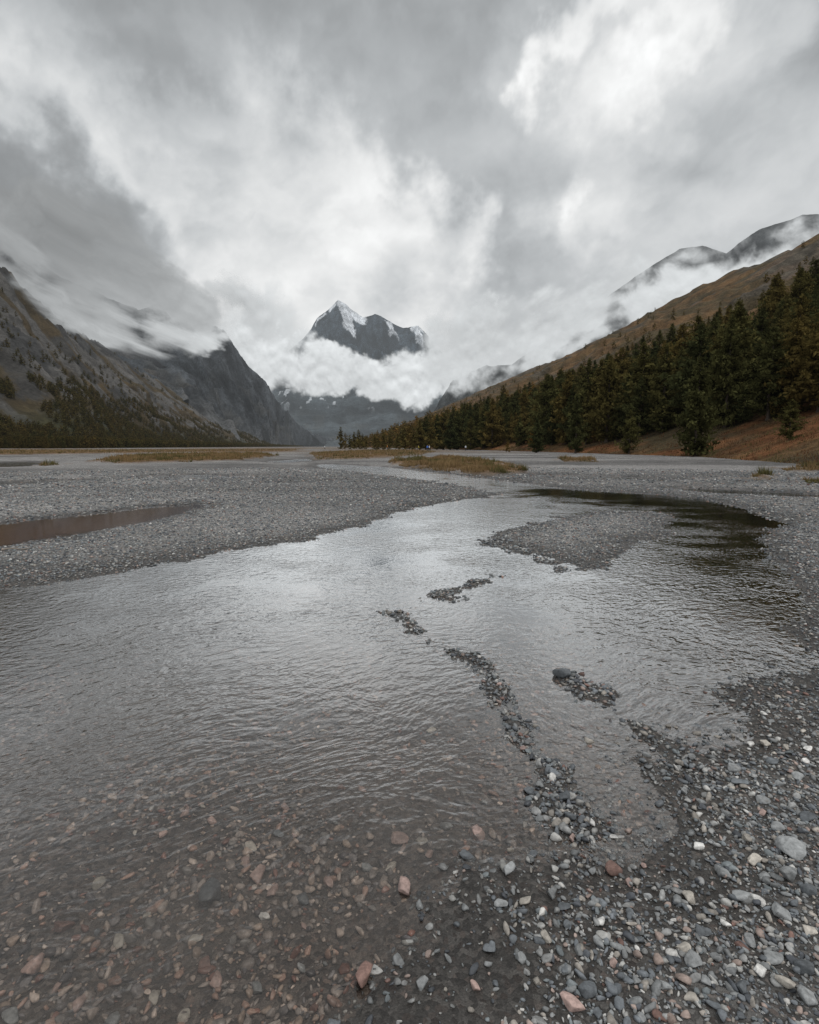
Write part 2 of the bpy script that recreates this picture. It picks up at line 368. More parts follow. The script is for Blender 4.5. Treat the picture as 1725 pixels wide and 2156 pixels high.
def scatter(x, y, z, size, col, lib):
    L, Fc = lib; idx = rng.integers(0, len(L), len(x)); VV = []; FF = []; CC = []; off = 0
    zs = rng.uniform(.4, .75, len(x)); M = xf(len(x), size, zs)
    for i, q in enumerate(L):
        s = np.where(idx == i)[0]
        if not len(s): continue
        v = np.einsum('nij,kj->nki', M[s], q)+np.stack([x[s], y[s], z[s]+size[s]*zs[s]*.22], -1)[:, None]
        VV.append(v.reshape(-1, 3)); FF.append((Fc[None]+(np.arange(len(s))*len(q))[:, None, None]+off).reshape(-1, 3)); off += len(s)*len(q)
        CC.append(np.repeat(col[s], len(q), 0))
    return np.concatenate(VV), np.concatenate(FF), np.concatenate(CC)
def stone_mat(name, rgb=None):
    m, t = mat_new(name)
    pos = t.new('ShaderNodeNewGeometry').outputs['Position']; s_ = t.new('ShaderNodeSeparateXYZ'); t.l.new(pos, s_.inputs[0])
    if rgb is None: c = t.attr('col')
    else:
        cc = t.new('ShaderNodeRGB'); cc.outputs[0].default_value = (*rgb, 1)
        c = t.vm('SCALE', cc.outputs[0], sc=t.mr(t.new('ShaderNodeObjectInfo').outputs['Random'], 0, 1, .7, 1.25))
    n = t.noise(pos, 60, 4, .68)
    c = t.vm('SCALE', c, sc=t.mr(n, .3, .7, .6, 1.4))
    wet = t.mr(s_.outputs[2], .004, .03, 1, 0)
    under = t.mr(s_.outputs[2], -.02, -.005, 1, 0)
    c = t.vm('SCALE', c, sc=t.mixf(under, t.mixf(wet, 1.3, .85), 1.3))
    t.l.new(principled(t, c, t.mixf(wet, .75, .36), t.bump(n, .004, .6) if rgb else None, .4), t.out.inputs[0]); return m
def cand(r0, r1, dens):
    n = int((r1*r1-r0*r0)*math.radians(84)/2*dens)
    r = np.sqrt(rng.uniform(r0*r0, r1*r1, n)); a = rng.uniform(-math.radians(42), math.radians(42), n)
    return r*np.sin(a), r*np.cos(a), r
PATCH = [(1060, 1880, .16), (1180, 1900, .14), (1120, 1960, .12), (1350, 1830, .2), (830, 2040, .08), (1250, 1790, .12), (1230, 1730, .1)]
def beachf(x, y): return sst(-.14, .34, x-.38*y+.15+(fbm(x*1.6, y*1.6, 4, 91)-.5)*.7)*(y < 4.6)
def coverage(x, y, z, s, rid):
    n = fbm(x*1.6, y*1.6, 4, 91); beach = beachf(x, y)
    patch = np.zeros_like(x)
    for (u, v, q) in PATCH:
        cx, cy = gp(u, v); patch = np.maximum(patch, np.exp(-((x-cx)**2+(y-cy)**2)/q**2)*.8)
    near = np.where(y < 4.6, np.clip(.13+1.*beach+patch+.35*sst(.5, .72, n), 0, 1), 1)
    lnd = near*np.clip(.45+sst(0, .04, z)*.8, 0, 1)
    r = np.hypot(x, y); shore = np.exp(-np.abs(s)/(.05*r+.1))
    und = .45*sst(.36, .62, n)+.18+.8*np.clip(rid, 0, 1)+.5*patch
    far = sst(8, 5, r)*.8+.2
    return np.where(z > 0, np.maximum(lnd, .85*rid), np.maximum(und*far, .7*shore*(y > 2.8)))
VV = []; FF = []; CC = []; off = 0
lib_hi = stone_lib(2, 10, 1); lib_lo = stone_lib(1, 8, 2)
for (r0, r1, dens, lib, med, lo, hi) in [(.9, 2.8, 6500, lib_hi, .0125, .006, .045), (2.8, 4.5, 3800, lib_lo, .016, .009, .045), (4.5, 7.5, 2200, lib_lo, .019, .012, .05), (7.5, 13., 900, lib_lo, .027, .018, .065), (13., 21, 260, lib_lo, .040, .03, .09), (21, 36, 50, lib_lo, .065, .045, .14)]:
    x, y, r = cand(r0, r1, dens); z, s, rid, g = height(x, y)
    keep = (rng.random(len(x)) < coverage(x, y, z, s, rid)) & (g < .4); x, y, z, s, rid, r = (q[keep] for q in (x, y, z, s, rid, r))
    size = np.clip(med*np.exp(rng.normal(0, .55, len(x))), lo, hi); size = np.where((rid > .5) & (r > 2), size*1.25, size)
    uw = z < -.012
    size = np.where(uw & (r < 4.5), np.clip(size*1.45, .010, .05), size)
    kp = ~(uw & (r < 4.5) & (rng.random(len(x)) < .45)); x, y, z, r, size, uw = (q[kp] for q in (x, y, z, r, size, uw))
    ia = rng.choice(len(PAL), len(x), p=PW); ib = rng.choice(len(PAL), len(x), p=PU); col = PAL[np.where(uw, ib, ia)]*rng.uniform(.7, 1.25, (len(x), 1))
    col = np.where(uw[:, None], (col*.95+.01)*np.array([1.08, .91, .83]), col)
    v, f, c = scatter(x, y, z, size, col, lib); VV.append(v); FF.append(f+off); CC.append(c); off += len(v)
me = mesh_np('gravel', np.concatenate(VV), np.concatenate(FF), np.concatenate(CC))
add('gravel', me, stone_mat('gravel_stone'), 'stuff', 'grey and brown pebbles strewn over wet mud and bars', 'gravel')
print('gravel verts', off, time.time()-T0)

KINDS = {'grey': ((.20, .205, .205), 'rounded mid grey river stone'), 'slate': ((.10, .108, .115), 'dark slate grey river stone'), 'pink': ((.30, .215, .19), 'pinkish granite river stone'),
         'tan': ((.31, .285, .25), 'pale tan river stone'), 'red': ((.17, .105, .088), 'reddish brown river stone'), 'white': ((.46, .45, .43), 'whitish weathered river stone')}
MK = {k: stone_mat(k+'_stone', c) for k, (c, l) in KINDS.items()}
lib3 = stone_lib(3, 8, 5); SM = {}
for k in KINDS:
    for i in range(8):
        mm = mesh_np('river_stone', lib3[0][i]*.5, lib3[1]); mm.materials.append(MK[k]); SM[k, i] = mm
hand = [(445, 1855, 72, 'slate'), (540, 1815, 50, 'pink'), (770, 1807, 34, 'grey'), (835, 1748, 42, 'pink'), (888, 1758, 32, 'tan'), (1003, 1748, 46, 'pink'), (790, 2038, 32, 'white'), (838, 2024, 34, 'grey'),
 (765, 2065, 62, 'red'), (888, 2082, 34, 'grey'), (1672, 1822, 62, 'grey'), (1540, 1632, 34, 'grey'), (1557, 1662, 40, 'slate'), (1570, 1782, 38, 'tan'), (1296, 1840, 46, 'red'), (1236, 2108, 52, 'slate'), (1204, 2146, 56, 'pink'),
 (1440, 2027, 44, 'tan'), (1456, 2062, 48, 'grey'), (1190, 1426, 46, 'slate'), (1113, 1666, 32, 'slate'), (555, 1898, 26, 'white'), (160, 2084, 36, 'pink'), (325, 2075, 38, 'tan'), (1070, 1838, 34, 'grey'), (1162, 1888, 34, 'grey'),
 (385, 1682, 30, 'pink'), (1600, 1700, 30, 'grey'), (1612, 1575, 32, 'tan'), (825, 1812, 30, 'tan'), (640, 1865, 36, 'slate'), (525, 1752, 40, 'tan'), (850, 1872, 44, 'pink'), (1240, 1560, 28, 'tan'), (1185, 1690, 40, 'slate'), (1205, 1730, 34, 'slate'),
 (1480, 1985, 36, 'slate'), (1580, 2000, 40, 'grey'), (1640, 1950, 48, 'grey'), (1690, 2070, 46, 'slate'), (1540, 2080, 26, 'grey'), (1340, 2096, 26, 'grey'), (1188, 2060, 26, 'slate'), (1096, 2036, 30, 'grey'), (1030, 2010, 28, 'slate'), (1150, 1990, 30, 'tan'),
 (1520, 1850, 38, 'grey'), (1450, 1900, 36, 'tan'), (1660, 1870, 46, 'grey'), (1700, 1990, 40, 'tan'), (1600, 1920, 30, 'white'), (1110, 1905, 36, 'tan'), (1055, 1912, 34, 'grey'), (985, 1800, 34, 'slate'), (940, 1728, 28, 'grey'),
 (1220, 2020, 30, 'grey'), (1000, 2095, 28, 'pink'), (1130, 2085, 24, 'tan'), (1260, 1960, 28, 'white'), (1350, 2000, 26, 'slate'), (1290, 2050, 24, 'pink'), (690, 1840, 30, 'pink'), (450, 2045, 40, 'pink'), (430, 2000, 44, 'red'),
 (250, 1950, 40, 'tan'), (130, 1920, 50, 'red'), (60, 2010, 60, 'pink'), (580, 2140, 40, 'tan'), (1000, 1500, 22, 'pink'), (910, 1510, 24, 'tan'), (1190, 1505, 24, 'slate'), (1455, 2140, 36, 'tan'), (1390, 1740, 26, 'slate'),
 (340, 1720, 30, 'pink'), (570, 1850, 38, 'pink'), (200, 1830, 34, 'tan'), (410, 1945, 30, 'tan'), (600, 1670, 26, 'pink'), (760, 1640, 24, 'pink'), (850, 1600, 24, 'red'), (540, 2060, 34, 'grey'), (660, 2110, 30, 'red'), (240, 2120, 36, 'grey'), (380, 2120, 34, 'tan'), (20, 2110, 44, 'grey'),
 (1560, 1900, 40, 'grey'), (1620, 2040, 44, 'grey'), (1700, 1900, 44, 'slate'), (1650, 2110, 50, 'tan'), (1560, 2120, 40, 'slate'), (1700, 2140, 46, 'grey'), (1510, 2050, 34, 'grey'), (1490, 1930, 32, 'slate'), (1590, 1830, 34, 'tan'), (1640, 1760, 34, 'grey'), (1700, 1740, 38, 'slate'), (1530, 1730, 28, 'grey'), (1470, 1790, 28, 'white'), (1680, 1660, 30, 'grey'), (1620, 1620, 26, 'slate'), (1400, 2110, 30, 'grey'), (1600, 2080, 36, 'white'), (1480, 2100, 32, 'grey')]
lst = [(gp(u, v)[0], gp(u, v)[1], px, k) for u, v, px, k in hand]
kk = list(KINDS); kw = [.44, .25, .08, .14, .02, .07]
n = 20000; r = np.sqrt(rng.uniform(1.3**2, 4.0**2, n)); a = rng.uniform(-.64, .66, n); x = r*np.sin(a); y = r*np.cos(a)
z, s, rid, g = height(x, y); ok = np.where(rng.random(n) < coverage(x, y, z, s, rid)*np.where(z > 0, .5+.5*beachf(x, y), .35))[0]
for i in ok:
    if len(lst) >= 300: break
    if any((x[i]-q[0])**2+(y[i]-q[1])**2 < .0035 for q in lst): continue
    lst.append((x[i], y[i], -rng.uniform(.024, .052), kk[rng.choice(6, p=kw)]))
xs = np.array([q[0] for q in lst]); ys = np.array([q[1] for q in lst]); zz_, ss_, rr_, gg_ = height(xs, ys)
for i, (x, y, px, k) in enumerate(lst):
    dpt = y*cp+EYE*sp
    size = (px/F*dpt*1.05) if px > 0 else -px
    if zz_[i] < -.01 and px < 0 and k in ('grey', 'slate') and rng.random() < .4: k = 'pink' if rng.random() < .5 else 'tan'
    o = link(bpy.data.objects.new('river_stone', SM[k, i % 8]))
    a, b, c = rng.uniform(.95, 1.25), rng.uniform(.6, .9), rng.uniform(.4, .65)
    o.scale = (size*a, size*b, size*c); o.rotation_euler = (rng.normal(0, .15), rng.normal(0, .15), rng.uniform(0, 6.28))
    o.location = (x, y, zz_[i]+size*c*.34)
    where = 'lying under clear shallow water' if zz_[i] < -.02 else ('half out of the shallow water' if zz_[i] < .004 else 'resting on wet gravel')
    o['label'] = KINDS[k][1]+' '+where; o['category'] = 'stone'; o['group'] = 'stones on the stream bank'

# ------------------------------------------------------------------ mountains as lofted, eroded slopes
def resample(pts, n):
    pts = np.array(pts, float); tt = np.linspace(0, 1, len(pts)); q = np.linspace(0, 1, n)
    return np.stack([np.interp(q, tt, pts[:, i]) for i in range(3)], -1)
def loft(foot, crest, nu, nv, prof=1., amp=60, sc=200, jag=8, seed=0, tpow=1., back=.35, stretch=2.5, jsc=None):
    f = resample(foot, nu); c = resample(crest, nu)
    arc = np.concatenate([[0], np.cumsum(np.linalg.norm(np.diff((f+c)/2, axis=0), axis=1))])
    jsc = jsc or sc*.3
    c[:, 2] += (ridged(arc/jsc, arc*0+3.3, 5, seed+5)-.45)*jag*2
    T = np.concatenate([np.linspace(0, 1, nv)**tpow, 1+np.linspace(0, back, 14)[1:]])
    T2, A = np.meshgrid(T, arc, indexing='ij')
    Pt = f[None]+(c-f)[None]*T2[..., None]
    zt = np.where(T2 <= 1, np.clip(T2, 0, 1)**prof, 1-(T2-1)*1.6)
    Pt[..., 2] = f[None, :, 2]+(c-f)[None, :, 2]*zt
    ln = np.linalg.norm(c-f, axis=1).mean()
    wx = (fbm(A/sc, T2*ln/sc, 3, seed+9)-.5)*1.6
    D = ridged(A/sc+wx, T2*ln/(sc*stretch)+wx*.5, 6, seed, .55)-.45
    env = np.clip(T2*6, 0, 1)*np.clip(1-.9*np.clip(1-np.abs(T2-1)*6, 0, 1), 0, 1)
    d = (c-f)/np.linalg.norm(c-f, axis=1)[:, None]; out = -d.copy(); out[:, 2] = .9; out /= np.linalg.norm(out, axis=1)[:, None]
    Pt = Pt+out[None]*(D*amp*env)[..., None]
    return Pt, T2, A, D
def rock_mat(name, scale, bumpd, L=40000., con=1.):
    m, t = mat_new(name); pos = t.new('ShaderNodeNewGeometry').outputs['Position']
    n = t.noise(pos, scale, 6, .68, .3); n2 = t.noise(pos, scale*9, 3, .65)
    c = t.vm('SCALE', t.attr('col'), sc=t.m('MULTIPLY', t.mr(n, .3, .7, 1-.5*con, 1+.5*con), t.mr(n2, .3, .7, 1-.35*con, 1+.35*con)))
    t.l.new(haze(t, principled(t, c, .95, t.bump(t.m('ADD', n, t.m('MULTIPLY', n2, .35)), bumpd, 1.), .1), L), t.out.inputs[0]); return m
def hill(name, res, colf, mat, label, bvh=False):
    Pt, T, A, D = res; col = colf(Pt, T, A, D)
    Vv = Pt.reshape(-1, 3); Ff = grid_faces(*T.shape)
    add(name, mesh_np(name, Vv, Ff, col.reshape(-1, 3)), mat, 'structure', label, 'mountain')
    if bvh: return BVHTree.FromPolygons(Vv.tolist(), Ff.tolist())
def c3(*a): return np.array(a)
def lerp(a, b, f): return a*(1-f[..., None])+b*f[..., None]

ys_ = np.geomspace(6, 2700, 90)
footx = lambda y: np.interp(y, [0, 20, 38, 70, 117, 214, 400, 1000, 3000], [24, 25, 28.5, 37, 34.5, 24, 2, -95, -385])
fr_ = [(footx(y), y, 0.05) for y in ys_]
def crestR(y):
    zc = np.interp(y, [0, 500, 560, 640, 720, 800, 950, 1100, 1500, 1900, 2300, 2700], [218, 216, 206, 213, 200, 192, 197, 180, 184, 166, 158, 60])
    return (footx(y)+430, y+62, zc+6*math.sin(y/90.)+4*math.sin(y/37.))
resR = loft(fr_, [crestR(y) for y in ys_], 460, 170, 1.12, 16, 60, 5, 11, 1.9, .4, 3.)
def colR(Pt, T, A, D):
    x, y = Pt[..., 0], Pt[..., 1]; n = fbm(x/22, y/22, 5, 3); n2 = fbm(x/70, y/130, 5, 8)
    grass = lerp(c3(.135, .080, .038), c3(.070, .054, .030), sst(.35, .65, n))
    grass = lerp(grass, c3(.145, .064, .028), sst(.42, .7, fbm(x/9, y/9, 4, 19))*sst(.25, .05, T))
    f = sst(.55, .68, n2+.25*D)*sst(.2, .5, T)
    return lerp(grass, c3(.090, .082, .072), f*.6)*(.6+.8*fbm(x/4, y/4, 4, 5))[..., None]
bvR = hill('hillside', resR, colR, rock_mat('grass_slope', .08, 2.5), 'long brown grassy hillside rising above a conifer forest', True)

crestL = [at(-900, 130, 420), at(-350, 370, 700), at(-150, 465, 850), at(0, 555, 1000), at(60, 612, 1090), at(130, 674, 1200), at(190, 712, 1320), at(250, 755, 1450), at(330, 800, 1700), at(400, 840, 2100), at(460, 873, 2600), at(520, 898, 3200), at(600, 922, 4200)]
footL = [(-230-.145*y, y, .05) for y in (150, 380, 620, 820, 960, 1080, 1220, 1380, 1640, 2050, 2550, 3150, 4200)]
resL = loft(footL, crestL, 460, 220, 1.35, 36, 150, 9, 23, 1.2, .3, 3.5)
def colL(Pt, T, A, D):
    x, y, z = Pt[..., 0], Pt[..., 1], Pt[..., 2]; n = fbm(A/60, T*6, 5, 3)
    st = fbm(A/24+fbm(A/80, T*3, 3, 2)*2+T*3., T*1.4, 5, 61)
    scree = lerp(c3(.068, .064, .060), c3(.112, .106, .100), st)
    veg = lerp(c3(.046, .037, .020), c3(.074, .052, .028), n)
    rock = c3(.042, .042, .042)
    c = lerp(veg, scree, sst(.45, .54, st+.08*(T-.4)))
    c = lerp(c, rock, .85*sst(.54, .66, fbm(A/80, T*5, 6, 15, .6)+.30*(T-.62)))
    low = sst(.26, .08, T); c = lerp(c, lerp(c3(.035, .037, .018), c3(.090, .060, .03), sst(.5, .72, n)), low*.9)
    return c*((.74+.58*np.clip(D+.45, 0, 1))*(.85+.3*fbm(x/12, z/12, 4, 5)))[..., None]  # painted shading: gullies darker, ribs lighter
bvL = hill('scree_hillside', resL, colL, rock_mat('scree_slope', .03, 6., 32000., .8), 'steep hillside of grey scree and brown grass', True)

def colRock(base=(.062, .066, .070), brown=.25, seed=0, snow=None, dk=1.1, iso=False):
    def f(Pt, T, A, D):
        x, y, z = Pt[..., 0], Pt[..., 1], Pt[..., 2]
        n = fbm(A/120, T*8, 5, seed); st = fbm(A/250, T*6, 6, seed+4, .6) if iso else fbm(A/60, z/160, 6, seed+4, .6)
        c = lerp(c3(*base)*.6, c3(*base)*1.5, sst(.3, .7, st))
        c = lerp(c, c3(.075, .062, .042), sst(.45, .7, n)*brown*sst(.9, .3, T))
        c = lerp(c, c3(.10, .098, .095), sst(.35, .1, T+.3*(n-.5))*(.1 if iso else .5))
        c = c*((1.1-.5*dk)+dk*np.clip(D+.45, 0, 1))[..., None]  # shading put into the colour: hollows darkened, ribs lightened
        if snow is not None: c = lerp(c, c3(.8, .83, .87), snow(x, y, z, T, D, A))
        return c
    return f
mr_ = rock_mat('dark_rock', .012, 14., 30000., .9)
crC = [at(u, v, y) for u, v, y in [(0, 520, 2600), (100, 570, 2600), (200, 610, 2700), (290, 650, 2800), (335, 636, 2900), (380, 692, 3000), (440, 678, 3000), (470, 695, 3050), (500, 735, 3100), (530, 775, 3200), (560, 803, 3300), (590, 850, 3500), (620, 884, 3700), (660, 914, 4000), (700, 930, 4500)]]
ftC = [(-250-.145*y, y, 0.) for y in (1500, 1600, 1700, 1800, 1900, 2000, 2100, 2250, 2400, 2550, 2700, 3000, 3300, 3700, 4300)]
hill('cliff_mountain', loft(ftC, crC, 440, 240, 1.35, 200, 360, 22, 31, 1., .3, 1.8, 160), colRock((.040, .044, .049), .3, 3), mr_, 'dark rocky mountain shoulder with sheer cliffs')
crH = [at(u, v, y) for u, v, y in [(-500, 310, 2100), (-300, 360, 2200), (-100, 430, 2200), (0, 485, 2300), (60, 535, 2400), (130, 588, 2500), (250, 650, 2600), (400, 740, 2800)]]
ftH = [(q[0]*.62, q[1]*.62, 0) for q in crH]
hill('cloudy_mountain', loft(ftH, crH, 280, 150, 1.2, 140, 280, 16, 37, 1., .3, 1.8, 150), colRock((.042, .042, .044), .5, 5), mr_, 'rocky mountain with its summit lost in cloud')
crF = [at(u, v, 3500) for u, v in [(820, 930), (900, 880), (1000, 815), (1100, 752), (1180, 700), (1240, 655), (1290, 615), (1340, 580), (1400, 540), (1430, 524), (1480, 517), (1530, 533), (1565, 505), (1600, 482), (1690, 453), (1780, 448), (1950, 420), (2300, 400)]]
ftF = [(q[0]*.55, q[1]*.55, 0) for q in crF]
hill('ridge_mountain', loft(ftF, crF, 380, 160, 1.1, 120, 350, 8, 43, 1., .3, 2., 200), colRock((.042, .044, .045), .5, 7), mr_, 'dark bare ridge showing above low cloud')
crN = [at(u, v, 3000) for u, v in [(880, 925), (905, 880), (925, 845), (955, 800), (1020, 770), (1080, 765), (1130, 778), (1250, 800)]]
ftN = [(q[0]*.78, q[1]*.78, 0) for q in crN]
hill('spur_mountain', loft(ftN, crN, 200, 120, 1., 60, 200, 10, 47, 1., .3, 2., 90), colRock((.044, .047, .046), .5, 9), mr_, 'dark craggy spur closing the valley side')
mp_ = rock_mat('peak_rock', .005, 60., 27000., 1.1)
crP = [at(u, v, 7000) for u, v in [(480, 830), (520, 780), (560, 745), (600, 745), (640, 712), (655, 694), (668, 668), (690, 652), (712, 632), (722, 638), (745, 655), (765, 668), (790, 661), (815, 674), (850, 690), (865, 686), (880, 684), (893, 698), (905, 710), (920, 728), (950, 765), (1000, 800), (1060, 850)]]
ftP = [(q[0]*.76, q[1]*.76, 0) for q in crP]
rsP = loft(ftP, crP, 460, 300, 1.1, 430, 420, 5, 52, 1., .2, 2.0, 110)
def snowP(x, y, z, T, D, A):
    uu = U0+F*x/y/.99; crz = np.nanmax(np.where(T <= 1.0, z, -1), axis=0)[None, :]
    drop = (crz-z)+(fbm(x/60, z/90, 4, 3)-.5)*110
    m = np.zeros_like(x)
    def patch(a, b, d0, d1, lean):
        uc = uu-lean*np.clip(drop, 0, 600)+(fbm(x/90, z/60, 4, 8)-.5)*14
        return sst(a-2, a+2, uc)*sst(b+2, b-2, uc)*sst(d0-20, d0+5, drop)*sst(d1+20, d1-10, drop)
    for q in [(700, 714, 0, 50, .0), (714, 742, -50, 340, .03), (738, 772, -50, 100, .03), (812, 830, 30, 190, .06), (866, 882, -40, 260, .04), (670, 692, 0, 50, 0), (880, 892, 0, 70, 0.)]:
        m = np.maximum(m, patch(*q))
    return m
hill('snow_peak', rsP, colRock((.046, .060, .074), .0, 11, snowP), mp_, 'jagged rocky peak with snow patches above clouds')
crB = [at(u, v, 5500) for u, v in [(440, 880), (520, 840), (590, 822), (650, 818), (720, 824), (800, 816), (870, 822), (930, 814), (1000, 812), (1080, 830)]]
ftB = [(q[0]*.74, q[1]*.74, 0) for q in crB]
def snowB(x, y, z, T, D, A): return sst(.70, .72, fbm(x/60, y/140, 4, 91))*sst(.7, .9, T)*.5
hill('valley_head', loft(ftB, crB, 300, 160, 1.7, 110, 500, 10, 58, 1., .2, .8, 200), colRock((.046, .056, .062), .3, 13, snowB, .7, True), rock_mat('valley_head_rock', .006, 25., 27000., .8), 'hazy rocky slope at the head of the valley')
print('mountains', time.time()-T0)

# ------------------------------------------------------------------ conifers
def conifer(h, seed, spread, nbr, ncl, nq, leaf, power=.8, base=.08):
    r = np.random.default_rng(seed); Cn = []; shade = []
    k = (np.arange(nbr)+r.random(nbr))/nbr; zb = h*(base+(1-base)*k**.95)
    prof = np.clip((1-k)**power*(.60+.6*np.clip(k*6, 0, 1)), 0, 1)*.9+.015
    L = spread*h*prof*r.uniform(.5, 1.25, nbr); a = r.uniform(0, 2*np.pi, nbr)+np.arange(nbr)*2.4
    gap = (np.sin(a*2+zb*3/h*6+seed)*.5+.5); L *= .7+.42*gap
    for i in range(nbr):
        fr = np.linspace(.25, 1, ncl)**.8+r.normal(0, .05, ncl)
        rad = L[i]*fr; up = -.20*L[i]*fr+.34*L[i]*fr**2+ r.normal(0, .02*h, ncl)*.5
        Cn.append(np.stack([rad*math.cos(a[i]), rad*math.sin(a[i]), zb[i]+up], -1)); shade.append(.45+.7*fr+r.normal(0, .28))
    Cn = np.concatenate(Cn); shade = np.concatenate(shade); n = len(Cn)
    taper = np.repeat(.4+.6*np.clip((h-Cn[:, 2])/h*2.5, 0, 1), nq)[:, None]
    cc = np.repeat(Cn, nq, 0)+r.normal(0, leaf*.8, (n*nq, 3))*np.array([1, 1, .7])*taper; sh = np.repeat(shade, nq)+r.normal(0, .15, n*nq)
    e1 = r.normal(size=(len(cc), 3)); e1 /= np.linalg.norm(e1, axis=1)[:, None]
    e2 = np.cross(e1, r.normal(size=e1.shape)); e2 /= np.linalg.norm(e2, axis=1)[:, None]
    sz = leaf*r.uniform(.5, 1.1, (len(cc), 1))*taper
    V = np.stack([cc-e1*sz, cc+e2*sz*.45, cc+e1*sz, cc-e2*sz*.45], 1).reshape(-1, 3)
    V[:, 2] = np.maximum(V[:, 2], h*.02)
    return V, np.arange(len(V)).reshape(-1, 4), np.repeat(np.clip(sh, .25, 1.8), 4)
def trunk(h, seed, ns=7):
    r = np.random.default_rng(seed); V = []; lv = [(0, .028), (.04, .02), (.3, .015), (.6, .010), (.85, .005), (.99, .001)]
    for (f, rad) in lv:
        for j in range(ns):
            a = 2*math.pi*j/ns; V.append((rad*h*math.cos(a)+.006*h*math.sin(f*9+seed), rad*h*math.sin(a), f*h))
    Fq = grid_faces(len(lv), ns, True).tolist()
    for k in range(14):
        z = h*r.uniform(.1, .7); a = r.uniform(0, 6.28); L = h*.13*(1-z/h)*1.4; b = len(V); rd = h*.004
        d = np.array([math.cos(a), math.sin(a), -.1]); p = np.array([-math.sin(a), math.cos(a), 0]); z0 = np.array([0, 0, z])
        for q in (z0-p*rd, z0+p*rd, z0+np.array([0, 0, rd*2]), z0+d*L): V.append(tuple(q))
        Fq += [[b, b+1, b+3], [b+1, b+2, b+3], [b+2, b, b+3]]
    return V, Fq
m, t = mat_new('conifer_foliage')
oi = t.new('ShaderNodeObjectInfo'); sh = t.attr('shade', 'Fac'); tn = t.attr('tint', 'Fac')
tt = t.m('ADD', t.mr(oi.outputs['Random'], 0, 1, -.32, .32), tn)
cr = t.new('ShaderNodeValToRGB'); t.l.new(tt, cr.inputs[0]); e = cr.color_ramp.elements
e[0].position = .0; e[0].color = (.040, .047, .020, 1); e[1].position = 1.; e[1].color = (.19, .110, .027, 1)
x_ = e.new(.4); x_.color = (.075, .071, .025, 1); x_ = e.new(.75); x_.color = (.125, .088, .028, 1)
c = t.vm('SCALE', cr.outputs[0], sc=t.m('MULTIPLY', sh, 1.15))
d_ = t.new('ShaderNodeBsdfDiffuse'); t.l.new(c, d_.inputs[0]); tl = t.new('ShaderNodeBsdfTranslucent'); t.l.new(c, tl.inputs[0])
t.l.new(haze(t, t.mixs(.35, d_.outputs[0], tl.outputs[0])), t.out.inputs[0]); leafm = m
m, t = mat_new('conifer_bark'); pos = t.new('ShaderNodeNewGeometry').outputs['Position']
t.l.new(principled(t, t.mixc(t.noise(pos, 9, 3, .6), (.03, .024, .02, 1), (.10, .08, .065, 1)), .95), t.out.inputs[0]); barkm = m
VAR = []
for i, (sp_, pw, nb, bs) in enumerate([(.29, .68, 110, .04), (.25, .82, 110, .03), (.31, .58, 115, .05), (.23, .72, 95, .06), (.27, .95, 110, .04), (.30, .62, 105, .06)]):
    V, Fq, sh = conifer(1., 100+i, sp_, nb, 5, 9, .027, pw, bs)
    cm = mesh_np('crown', V, Fq, None, False, {'shade': sh, 'tint': np.full(len(V), .36)}); cm.materials.append(leafm)
    tv, tf = trunk(1., i); tm = bpy.data.meshes.new('trunk'); tm.from_pydata(tv, [], tf); tm.materials.append(barkm)
    VAR.append((cm, tm))
LOW = [conifer(1., 300+i, s_, 34, 3, 4, .062, p_, .03) for i, (s_, p_) in enumerate([(.28, .68), (.24, .8), (.31, .56), (.23, .7)])]
TINY = [conifer(1., 400+i, s_, 22, 2, 2, .12, p_, .04) for i, (s_, p_) in enumerate([(.24, .65), (.20, .75), (.27, .5), (.18, .6)])]
def drop(bv, x, y, zdef=None):
    h_ = bv.ray_cast(Vector((x, y, 3000)), Vector((0, 0, -1)))
    return h_[0].z if h_[0] is not None else zdef
trees = []
def addtree(x, y, h, bv, zd=.2, warm=0.):
    z = drop(bv, x, y, zd)
    if z is None: return
    trees.append((x, y, z-.1, h, warm))
ps = set()
for i in range(10000):
    y = 42*math.exp(rng.uniform(0, math.log(1500/42.)))
    dmax = np.interp(y, [40, 80, 150, 300, 600, 1500], [70, 84, 90, 92, 80, 52])*(.70+.55*fbm(np.array([y/(20+y*.15)]), np.array([.5]), 3, 12)[0]); dmin = np.interp(y, [40, 70, 100, 130, 200], [22, 16, 10, 5, 2])
    d = rng.uniform(dmin, max(dmax, dmin+5))
    if rng.random() < .7*(d/dmax)**4: continue
    if fbm(np.array([y/14.]), np.array([d/12.]), 2, 18)[0] < .28: continue
    x = footx(y)+d; cell = 3.5+y*.006; key = (int(x/cell), int(y/cell))
    if key in ps: continue
    ps.add(key)
    h = rng.choice([rng.uniform(4, 8), rng.uniform(9, 13), rng.uniform(13, 19.)], p=[.30, .42, .28])*np.interp(d/dmax, [0, .7, 1], [1., 1., .75])
    addtree(x, y, h, bvR, .2, rng.uniform(-.15, .3))
for (u, y, hp) in [(1460, 72, 205), (1322, 92, 92), (1210, 105, 120), (1128, 118, 72), (1655, 58, 85), (1068, 128, 26)]:
    addtree((u-U0)/F*y, y, hp/F*y, bvR, .2, .2)
for (u, hp) in [(719, 48), (728, 36), (738, 32), (747, 38), (756, 42), (764, 34), (772, 30), (790, 34), (797, 28), (808, 44), (822, 36), (838, 34), (850, 52), (862, 62), (872, 48), (884, 66), (897, 72), (908, 60), (920, 76), (934, 80), (948, 70), (962, 84), (975, 80), (990, 72), (1003, 88), (1018, 80), (1034, 90), (1050, 82), (1066, 92), (1085, 84), (1100, 96)]:
    y = rng.uniform(205, 240) if u > 780 else rng.uniform(250, 275)
    addtree((u-U0)/F*y, y, hp*.95/F*y, bvR, .2, rng.uniform(-.2, .1))
